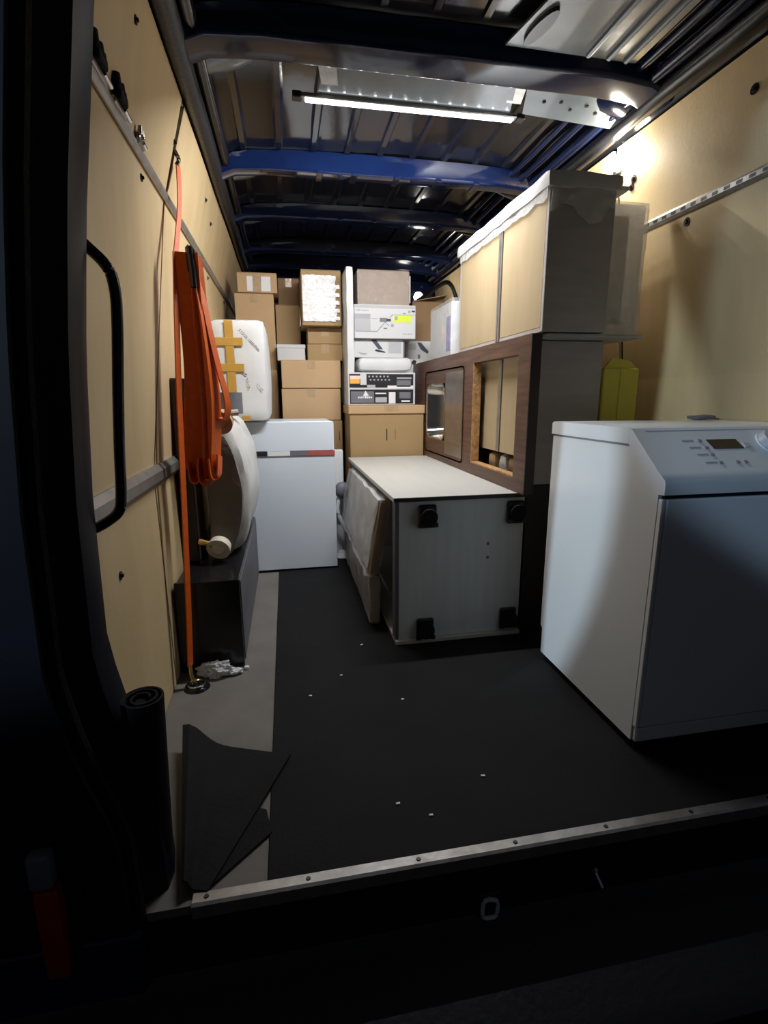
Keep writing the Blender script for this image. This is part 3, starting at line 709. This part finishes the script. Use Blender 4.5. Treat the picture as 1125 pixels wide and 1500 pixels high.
for x, sc in ((.8335, 1.06), (.8325, 1.0), (.840, .97), (.93, .93), (.955, .86), (.960, .5), (.960, .12)):
    loops.append([bm.verts.new((x, 2.84 + (a-2.84)*sc, .852 + (b-.852)*sc)) for a, b in bowl_o])
for a, b in zip(loops, loops[1:]):
    for k in range(len(a)): bm.faces.new((a[k], a[(k+1) % len(a)], b[(k+1) % len(a)], b[k]))
ob('bowl', bm, 'steel', sk, True)
ob('drain', cylm((.9585, 2.84, .852), (.953, 2.84, .852), .035, n=18), 'black_gloss', sk, True)
ob('drainer', box(.8325, .8348, 2.375, 2.645, .635, 1.055, bev=.001), 'steel_brush', sk)
for k in range(6): ob('drainer_groove', box(.8312, .8325, 2.41, 2.63, .69+k*.055, .697+k*.055), 'steel_brush', sk)

# ------------------------------------------------------------------ base unit (lower) and wall unit (upper)
t = empty('base_cabinet', 'tall dark-sided kitchen cabinet with raw back behind the worktop', 'cabinet', (1.04, 2.4, .006))
ob('end_panel', box(.893, 1.165, 1.775, 1.793, .602, 1.128, bev=.0015), 'dark_carcass', t)
ob('shaded_end_panel', box(.893, 1.165, 1.777, 1.793, .006, .600, bev=.0015), 'dark_board', t)  # lower end of the cabinet; shade there is put into its dark colour
ob('end_panel', box(.893, 1.165, 3.12, 3.138, .006, 1.128, bev=.0015), 'dark_carcass', t)
ob('top_panel', box(.905, 1.165, 1.794, 3.119, 1.110, 1.128), 'dark_carcass', t)
ob('side_panel', box(1.15, 1.165, 1.794, 3.119, .006, 1.109), 'dark_carcass', t)
ob('back_panel', box(.897, .903, 1.794, 2.06, .70, 1.12), 'raw_board', t); ob('back_panel', box(.897, .903, 2.10, 2.62, .70, 1.12), 'raw_board', t)
ob('joint_bar', box(.893, .907, 2.065, 2.094, .70, 1.12), 'alu_rail', t)
ob('bottom_panel', box(.897, 1.149, 1.794, 3.119, .60, .615), 'dark_carcass', t)
for k, (y, m) in enumerate(((1.86, 'foam_grey'), (1.95, 'card_dark'), (2.05, 'foam_grey'), (2.16, 'card'))):
    o = ob('wrapped_bundle', lumpy(.904, .966, y-.038, y+.043, .622, .686, .02, .006, 14, .018, k+20), m, smooth=True, base=(.935, y, .615))
    tag(o, ['pale wrapped bundle nearest the worktop end, in the cut-out', 'brown wrapped bundle, second from near end in the cut-out', 'pale wrapped bundle, third from near end in the cut-out', 'tan wrapped bundle deepest in the worktop cut-out'][k], 'bundle', 'bundles seen through the worktop cut-out')
t = empty('wall_cabinet', 'dark-ended wall cabinet with raw board back under white foam wrap', 'cabinet', (1.0, 2.12, 1.145))
ob('end_panel', box(.876, 1.115, 1.700, 1.718, 1.150, 1.612, bev=.0015), 'dark_carcass', t)
ob('end_panel', box(.876, 1.115, 2.560, 2.578, 1.150, 1.612, bev=.0015), 'dark_carcass', t)
ob('back_panel', box(.876, .884, 1.7185, 2.060, 1.166, 1.612), 'raw_board', t); ob('back_panel', box(.876, .884, 2.098, 2.560, 1.166, 1.612), 'raw_board', t)
for y in (2.064, 2.082): ob('joint_bar', box(.870, .890, y, y+.012, 1.152, 1.612, bev=.001), 'alu_rail', t)
ob('bottom_panel', box(.877, 1.114, 1.7185, 2.560, 1.150, 1.165), 'dark_carcass', t); ob('door_front', box(1.10, 1.115, 1.7185, 2.560, 1.166, 1.612), 'dark_carcass', t)
ob('foam_wrap', lumpy(.858, 1.130, 1.682, 2.60, 1.590, 1.645, .03, .005, 12, .016, 30), 'foam_white', t, True)
ob('foam_tail', lumpy(1.10, 1.175, 1.72, 1.80, 1.606, 1.624, .02, .003, 12, .006, 31), 'foam_white', t, True)
def hang(u, v):
    x = .878 + .225*u; zb = 1.52 + .03*math.sin(u*7) + .02*noise.noise(Vector((u*6, 0, 1)))
    return Vector((x, 1.692 - .008*noise.noise(Vector((u*5, v*5, 0))), 1.605*(1-v) + zb*v))
ob('film_skirt', sheet(hang, 16, 6, .0012), 'poly_sheet', t, True)
def hang2(u, v):
    return Vector((.868 - .004*noise.noise(Vector((u*12, v*3, 2))), 1.70 + .86*u, 1.60 - v*(.035 + .015*noise.noise(Vector((u*14, 1, 0))))))
ob('film_skirt', sheet(hang2, 30, 3, .0012), 'poly_sheet', t, True)
o = ob('foam_sheet', lumpy(.895, 1.27, 1.70, 2.4, 1.1315, 1.147, .04, .0015, 10, .008, 33), 'foam_grey', smooth=True, base=(1.08, 2.05, 1.129))
tag(o, 'thin grey foam sheet squeezed between the two stacked kitchen cabinets', 'sheet')
t = empty('shrink_wrapped_board', 'translucent film-wrapped pale panel upright between cabinet and right wall', 'panel', (1.22, 1.80, 1.15))
ob('board', box(1.135, 1.290, 1.782, 1.80, 1.152, 1.590, bev=.002), 'milky_poly', t)
ob('film', lumpy(1.126, 1.298, 1.768, 1.812, 1.150, 1.60, .03, .005, 14, .010, 35), 'poly_sheet', t, True)
ob('strip', box(1.165, 1.225, 1.7785, 1.7818, 1.19, 1.55), 'milky_poly', t)
t = empty('yellow_carton', 'yellow carton behind the washing machine by the right wall', 'box', (1.26, 1.86, .006))
ob('body', box(1.185, 1.335, 1.79, 1.95, .006, 1.035, bev=.004), 'yellow_box', t)
ob('flap', prism([(1.19, 1.034), (1.33, 1.034), (1.30, 1.062), (1.225, 1.075)], 'y', 1.80, 1.806), 'yellow_box', t)
ob('flap', box(1.19, 1.33, 1.86, 1.945, 1.0352, 1.040), 'yellow_box', t)
ob('crease', box(1.255, 1.259, 1.788, 1.7899, .05, 1.03), 'yellow_box', t)

# ------------------------------------------------------------------ washing machine
t = empty('washing_machine', 'white washing machine with sloped control panel at right front', 'washing machine', (1.15, 1.30, .006))
XA, XB = .868, 1.455
side = [(1.050, .030), (1.050, .70), (1.060, .715), (1.170, .805), (1.560, .805), (1.560, .13), (1.548, .12), (1.548, .030)]
ob('body', prism(side, 'x', XA, XB), 'white_appliance', t)
fp = ob('front_panel', box(XA+.012, XB, 1.032, 1.0495, .075, .690, bev=.004, seg=2), 'white_appliance', t)
ob('corner_post', box(XA+.0005, XA+.011, 1.034, 1.0495, .075, .690, bev=.002), 'white_appliance', t)
ob('plinth', box(XA+.004, XB-.004, 1.036, 1.0495, .030, .071, bev=.003), 'white_appliance', t)
ob('gap_line', box(XA+.010, XB, 1.040, 1.0495, .6905, .699), 'black_trim', t)
lid = prism([(1.175, .811), (1.175, .846), (1.182, .851), (1.555, .851), (1.566, .846), (1.566, .811)], 'x', XA-.003, XB+.002)
ob('top_lid', lid, 'white_appliance', t, True)
ob('lid_gap', box(XA+.003, XB-.003, 1.172, 1.558, .8055, .8105), 'ink_mid', t)
cp = prism([(1.174, .811), (1.174, .847), (1.168, .850), (1.052, .752), (1.030, .737), (1.027, .728), (1.027, .702), (1.05, .7005), (1.062, .718), (1.168, .806)], 'x', XA-.003, XB+.002)
cpo = ob('control_panel', cp, 'white_appliance', t, True)
n_ = Vector((0, -.098, .116)).normalized(); a_ = Vector((0, 1.168, .850)); b_ = Vector((0, 1.052, .752))
def cpt(x, s, h): p = a_.lerp(b_, s) + n_*h; return Vector((x, p.y, p.z))
def onpanel(name, x0, x1, s0, s1, h, m, parent=cpo, rad=.0):
    bm = bmesh.new(); lo = [cpt(x0 + rad, s0, -.001), cpt(x1 - rad, s0, -.001), cpt(x1, s1, -.001), cpt(x0+rad*2, s1, -.001)]; A = [bm.verts.new(p) for p in lo]; C = [bm.verts.new(p + n_*(h+.001)) for p in lo]
    bm.faces.new(A); bm.faces.new(C)
    for i in range(4): j = (i+1) % 4; bm.faces.new((A[i], A[j], C[j], C[i]))
    return ob(name, bm, m, parent)
onpanel('display', 1.050, 1.150, .30, .52, .0012, 'lcd', rad=.006)
onpanel('button', 1.155, 1.172, .40, .50, .003, 'knob_silver')
for x, s in ((1.030, .30), (1.036, .46), (1.038, .62), (1.046, .80), (1.095, .80), (1.118, .80)): onpanel('button', x, x+.010, s, s+.05, .0025, 'ink_mid')
for i, s in enumerate((.30, .46, .62, .80)): onpanel('lettering', .985+i*.008, 1.018+i*.008, s, s+.03, .0008, 'paper_grey')
onpanel('seam', .90, 1.45, .06, .075, .0006, 'paper_grey')
kc = cpt(1.245, .42, 0); kb = ob('dial', cylm(kc, kc+n_*.022, .038, .034, 28), 'knob_silver', cpo, True); ob('dial_ring', cylm(kc-n_*.001, kc+n_*.004, .043, .042, 28), 'white_appliance', cpo, True)
for x in (XA+.05, XB-.05):
    for y in (1.075, 1.52): ob('foot', cylm((x, y, .0055), (x, y, .0305), .018, .016, 14), 'black_trim', t)
o = ob('dark_cloth', lumpy(1.36, 1.43, 1.50, 1.555, .8515, .866, .012, .004, 20, .006, 40), 'plastic_grey', smooth=True, base=(1.395, 1.53, .8515)); tag(o, 'small dark cloth lying on back edge of washing machine lid', 'cloth')

# ------------------------------------------------------------------ left side: black box, wrapped stool, board, strap
t = empty('black_unit', 'glossy black low unit on the grey floor strip by left wall', 'cabinet', (-.29, 2.17, .006))
ob('body', box(-.392, -.186, 1.705, 2.67, .008, .325, bev=.003), 'black_gloss', t)
ob('front', box(-.394, -.184, 1.690, 1.704, .006, .330, bev=.002), 'black_gloss', t)
ob('side_glass', box(-.1855, -.182, 1.72, 2.66, .02, .315), 'plastic_grey', t)
t = empty('dark_board', 'dark brown board upright against left wall behind the orange strap', 'board', (-.36, 2.0, .333))
ob('panel', box(-.394, -.346, 1.915, 2.10, .333, 1.0, bev=.004), 'dark_board', t); ob('edge_band', box(-.3458, -.342, 1.917, 2.09, .335, .998), 'walnut_edge', t)
ft = empty('wrapped_footstool', 'white-wrapped footstool on its side with two castors facing out', 'stool', (-.24, 2.30, .333))
def stool(bm):
    for v in bm.verts:
        z = (v.co.z-.333)/.52; bulge_ = .055*math.sin(max(0, min(1, z))*math.pi)**.8 - .045*max(0, z-.55)
        v.co.x += bulge_*(1 if v.co.x > -.26 else .2)
    return bm
ob('cover', stool(lumpy(-.318, -.200, 1.985, 2.62, .334, .855, .03, .010, 9, .04, 50)), 'wrap_white', ft, True)
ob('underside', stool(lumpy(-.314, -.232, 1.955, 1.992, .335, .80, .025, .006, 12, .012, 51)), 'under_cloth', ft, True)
def castor(cx, cz, tan, horizontal=True):
    w_ = ob('castor_wheel', cylm((cx, 1.895, cz), (cx+.006, 1.925, cz+.012), .044, .040, 22), 'caster_tan' if tan else 'caster_white', ft, True)
    ob('hub', cylm((cx, 1.888, cz+.004), (cx, 1.896, cz+.004), .020, .024, 16), 'caster_white' if not tan else 'caster_tan', w_, True)
    ob('stem', tube([(cx-.005, 1.90, cz+.012), (cx-.035, 1.905, cz+.022), (cx-.068, 1.915, cz+.03)] if not tan else [(cx, 1.905, cz+.03), (cx+.03, 1.91, cz+.034), (cx+.062, 1.92, cz+.036)], .011, 8), 'brass' if not tan else 'caster_white', w_, True)
    ob('fork', tube([(cx, 1.925, cz), (cx, 1.957, cz+.01)], .014, 8), 'steel', w_, True)
castor(-.272, .380, False); castor(-.232, .885-.04, True)
ob('leg_block', box(-.262, -.205, 1.945, 1.99, .852, .875, bev=.004), 'dark_board', ft)
o = ob('grey_tin', cylm((-.232, 2.30, .866), (-.232, 2.30, .955), .05, n=20), 'plastic_grey', smooth=True, base=(-.232, 2.30, .866)); tag(o, 'small grey tin on the wrapped footstool beside the parcel', 'tin')

sp = empty('orange_lashing_strap', 'orange lashing strap hooked high on left wall, bundle hanging', 'strap', (-.34, 1.60, .01))
def ribbon(pts, w, th=.0022, wdir=(0, 1, 0), k=6):
    pts = smooth_path(pts, k); ws = w if callable(w) else (lambda t: w); bm = bmesh.new(); rings = []
    for i, p in enumerate(pts):
        t_ = (pts[min(i+1, len(pts)-1)] - pts[max(i-1, 0)]).normalized(); wd = wdir(i/(len(pts)-1)) if callable(wdir) else Vector(wdir)
        wd = (wd - t_*wd.dot(t_)).normalized(); nn = t_.cross(wd); h = ws(i/(len(pts)-1))/2
        rings.append([bm.verts.new(p + wd*h*a + nn*th*b) for a, b in ((-1, -1), (1, -1), (1, 1), (-1, 1))])
    for a, b in zip(rings, rings[1:]):
        for q in range(4): bm.faces.new((a[q], a[(q+1) % 4], b[(q+1) % 4], b[q]))
    bm.faces.new(rings[0]); bm.faces.new(rings[-1]); return bm
W_ = Vector
ob('strap_up', ribbon([(-.316, 1.99, 1.690), (-.312, 1.93, 1.55), (-.318, 1.82, 1.375)], .018, wdir=(.5, 1, 0)), 'orange_web', sp)
ob('strap_down', ribbon([(-.315, 1.80, 1.372), (-.328, 1.74, 1.0), (-.335, 1.68, .6), (-.342, 1.63, .25), (-.347, 1.603, .075)], .022, wdir=(.6, 1, 0)), 'orange_web', sp)
loops = [  # hanging folds of the bundle (x,y,z) top, mid, low
    ([(-.300, 1.80, 1.375), (-.292, 1.79, 1.20), (-.290, 1.78, .98), (-.318, 1.78, .70)], .046, (1, .25, 0)),
    ([(-.270, 1.805, 1.375), (-.272, 1.80, 1.18), (-.268, 1.79, .95), (-.290, 1.785, .665)], .046, (1, -.3, 0)),
    ([(-.258, 1.81, 1.365), (-.255, 1.80, 1.20), (-.250, 1.79, .93), (-.255, 1.785, .67)], .044, (.8, .6, 0)),
    ([(-.262, 1.815, 1.35), (-.240, 1.80, 1.15), (-.228, 1.79, .92), (-.244, 1.785, .70)], .040, (.5, .9, 0)),
    ([(-.290, 1.82, 1.36), (-.285, 1.81, 1.1), (-.300, 1.80, .85), (-.315, 1.795, .72)], .046, (.9, .5, 0)),
    ([(-.256, 1.815, 1.355), (-.236, 1.805, 1.18), (-.212, 1.80, 1.03), (-.194, 1.80, .94), (-.192, 1.80, .89), (-.205, 1.80, .86), (-.226, 1.80, .868)], .022, (.6, .8, 0)),
]
for p, wd_, dr in loops: ob('webbing_fold', ribbon(p, (lambda t, wd_=wd_: wd_*(1+.35*t)), wdir=dr), 'orange_web', sp)
for xa_, xb_, zb_ in ((-.322, -.290, .662), (-.292, -.250, .655), (-.256, -.228, .672)):   # looped lower ends
    ob('loop_end', ribbon([(xa_, 1.775, zb_+.06), (xa_+.004, 1.765, zb_+.012), ((xa_+xb_)/2, 1.762, zb_-.004), (xb_-.004, 1.77, zb_+.012), (xb_, 1.785, zb_+.07)], .045, wdir=(.2, 1, .1)), 'orange_web', sp)
ob('upper_hook', tube(smooth_path([(-.330, 1.995, 1.74), (-.318, 1.99, 1.72), (-.312, 1.985, 1.70), (-.320, 1.985, 1.685)], 4), .007, 8), 'steel', sp, True)
ob('ratchet', box(-.286, -.262, 1.795, 1.835, 1.315, 1.395, bev=.006), 'black_gloss', sp); ob('ratchet_handle', tube([(-.274, 1.80, 1.39), (-.268, 1.79, 1.32), (-.266, 1.785, 1.27)], .010, 8), 'black_gloss', sp, True)
ob('floor_hook', tube(smooth_path([(-.347, 1.603, .08), (-.346, 1.598, .05), (-.340, 1.594, .025), (-.334, 1.598, .012)], 4), .006, 8), 'brass', sp, True)
t = empty('floor_lashing_ring', 'dark recessed lashing ring on floor below the orange strap', 'ring', (-.335, 1.595, .0))
bm = bmesh.new(); cyl(bm, (-.330, 1.592, .0005), (-.330, 1.592, .010), .042, .036, 20); ob('cup', bm, 'black_gloss', t, True)
ob('ring', tube([(-.330 + .026*math.cos(a), 1.592 + .026*math.sin(a), .013) for a in [2*math.pi*k/20 for k in range(21)]], .004, 8), 'steel', t, True)
t = empty('crumpled_plastic', 'crumpled clear plastic bag on floor against the black unit', 'plastic bag', (-.27, 1.66, 0))
bm = bmesh.new(); q = bmesh.ops.create_icosphere(bm, subdivisions=4, radius=1)
for v in bm.verts:
    n = v.co.normalized(); k = 1 + .35*noise.noise(n*3.1) + .25*noise.noise(n*7.3); v.co = Vector((-.278 + n.x*k*.055, 1.652 + n.y*k*.025, .026 + max(-.9, n.z)*k*.028))
ob('bag', bm, film('bag_film', (.85, .87, .9), .75, 1, 45, .15), t)
bm = bmesh.new(); q = bmesh.ops.create_icosphere(bm, subdivisions=3, radius=1)
for v in bm.verts:
    n = v.co.normalized(); k = 1 + .5*noise.noise(n*4.1); v.co = Vector((-.225 + n.x*k*.035, 1.655 + n.y*k*.018, .012 + max(-.9, n.z)*k*.011))
ob('bag_tail', bm, MATS['bag_film'], t)
o = ob('paper_bit', lumpy(-.186, -.168, 1.672, 1.684, .0005, .012, .004, .003, 60, .003, 61), 'paper_white', base=(-.177, 1.678, 0)); tag(o, 'tiny white scrap at the foot of the black unit', 'scrap')

# ratchet buckles on the upper left rail
for k, (y, lab) in enumerate(((1.285, 'black rail fitting nearest the left pillar on upper rail'), (1.425, 'black rail fitting in the middle of three on upper rail'), (1.60, 'small steel rail fitting farthest of three on upper left rail'))):
    x = WL(1.585); t = empty('rail_fitting', lab, 'fitting', (x+.012, y, 1.572), 0, 'fittings on the upper left rail')
    m = 'black_rubber' if k < 2 else 'steel_brush'; s_ = 1 if k < 2 else .6
    ob('body', box(x+.004, x+.026*s_, y-.030*s_, y+.026*s_, 1.588, 1.588+.026*s_, bev=.006, seg=2), m, t)
    for dy, h, rr_ in ((-.024, .050, .011), (-.002, .040, .013), (.020, .034, .010)):
        ob('knob', cylm((x+.015, y+dy*s_, 1.588+.018*s_), (x+.017, y+dy*s_, 1.588+h*s_), rr_*s_, rr_*.75*s_, 9), m, t, True)
    ob('pin', cylm((x+.013, y+.03*s_, 1.592), (x+.013, y+.075*s_, 1.590), .006, n=10), 'chrome', t, True)
    ob('rail_foot', box(x+.004, x+.014, y-.04*s_, y+.05*s_, 1.575, 1.590, bev=.003), 'steel_brush', t)

# ------------------------------------------------------------------ rolled rubber mat and loose rubber sheet at the left front
t = empty('rolled_rubber_mat', 'black rubber mat rolled up and standing at the left pillar', 'mat', (-.285, .905, .004))
def spiral(h0, h1):
    bm = bmesh.new(); A, C = [], []
    for k in range(61):
        a = k/60*2*math.pi*2.6; r = .014 + .0165*a/(2*math.pi)*.72
        r = min(r, .036)
        A.append(bm.verts.new((-.300 + r*math.cos(a), .905 + r*math.sin(a), h0))); C.append(bm.verts.new((-.277 + r*math.cos(a), .880 + r*math.sin(a), h1)))
    for k in range(60): bm.faces.new((A[k], A[k+1], C[k+1], C[k]))
    bmesh.ops.recalc_face_normals(bm, faces=bm.faces); bmesh.ops.solidify(bm, geom=list(bm.faces), thickness=.004); return bm
ob('roll', spiral(.004, .408), 'black_rubber', t, True)
ob('core', cylm((-.300, .905, .005), (-.277, .880, .400), .013, n=12), 'black_rubber', t)
def lm(u, v):
    a = Vector((-.315, 1.30, .012)); b = Vector((-.030, 1.190, .008)); c = Vector((-.190, .835, .012)); d = Vector((-.235, .845, .012))
    p = (a*(1-u) + b*u)*(1-v) + (d*(1-u) + c*u)*v
    p.z = .0085 + .055*math.exp(-((u-.05)/.18)**2)*(1-v*.6) + .012*math.sin(u*3.1)*math.sin(v*3.0); return p
o = ob('loose_rubber_sheet', sheet(lm, 16, 14, .004), 'black_rubber', smooth=True, base=(-.19, 1.03, .0)); tag(o, 'dark rubber sheet lying crumpled on floor beside the rolled mat', 'mat')
bm = prism([(-.15, 1.05), (-.086, 1.020), (-.072, .955), (-.19, .845)], 'z', .0052, .0072)
o = ob('rubber_offcut', bm, 'black_rubber', base=(-.12, .96, 0)); o.location.z = 0; tag(o, 'small rubber offcut under the loose sheet by the sill', 'offcut')
# scraps on the floor mat
for k, (x, y, lab) in enumerate(((.215, .979, 'pale scrap on the mat, left of the two by the sill'), (.282, .932, 'pale scrap on the mat closest to the sill'), (.244, 1.767, 'pale scrap on the mat nearest the lying cabinet'), (.144, 1.562, 'pale scrap left of centre on the rubber mat'), (.035, 1.46, 'pale scrap on the mat nearest the grey strip'), (.318, 1.385, 'pale scrap on mat in the middle of the floor'), (.442, 1.026, 'pale scrap on the mat between sill and washing machine'))):
    o = ob('floor_scrap', lumpy(x-.005, x+.005, y-.003, y+.003, .0052, .0085, .003, .0015, 90, .001, k+70), 'paper_white', base=(x, y, .0052)); tag(o, lab, 'scrap', 'scraps on the rubber mat')
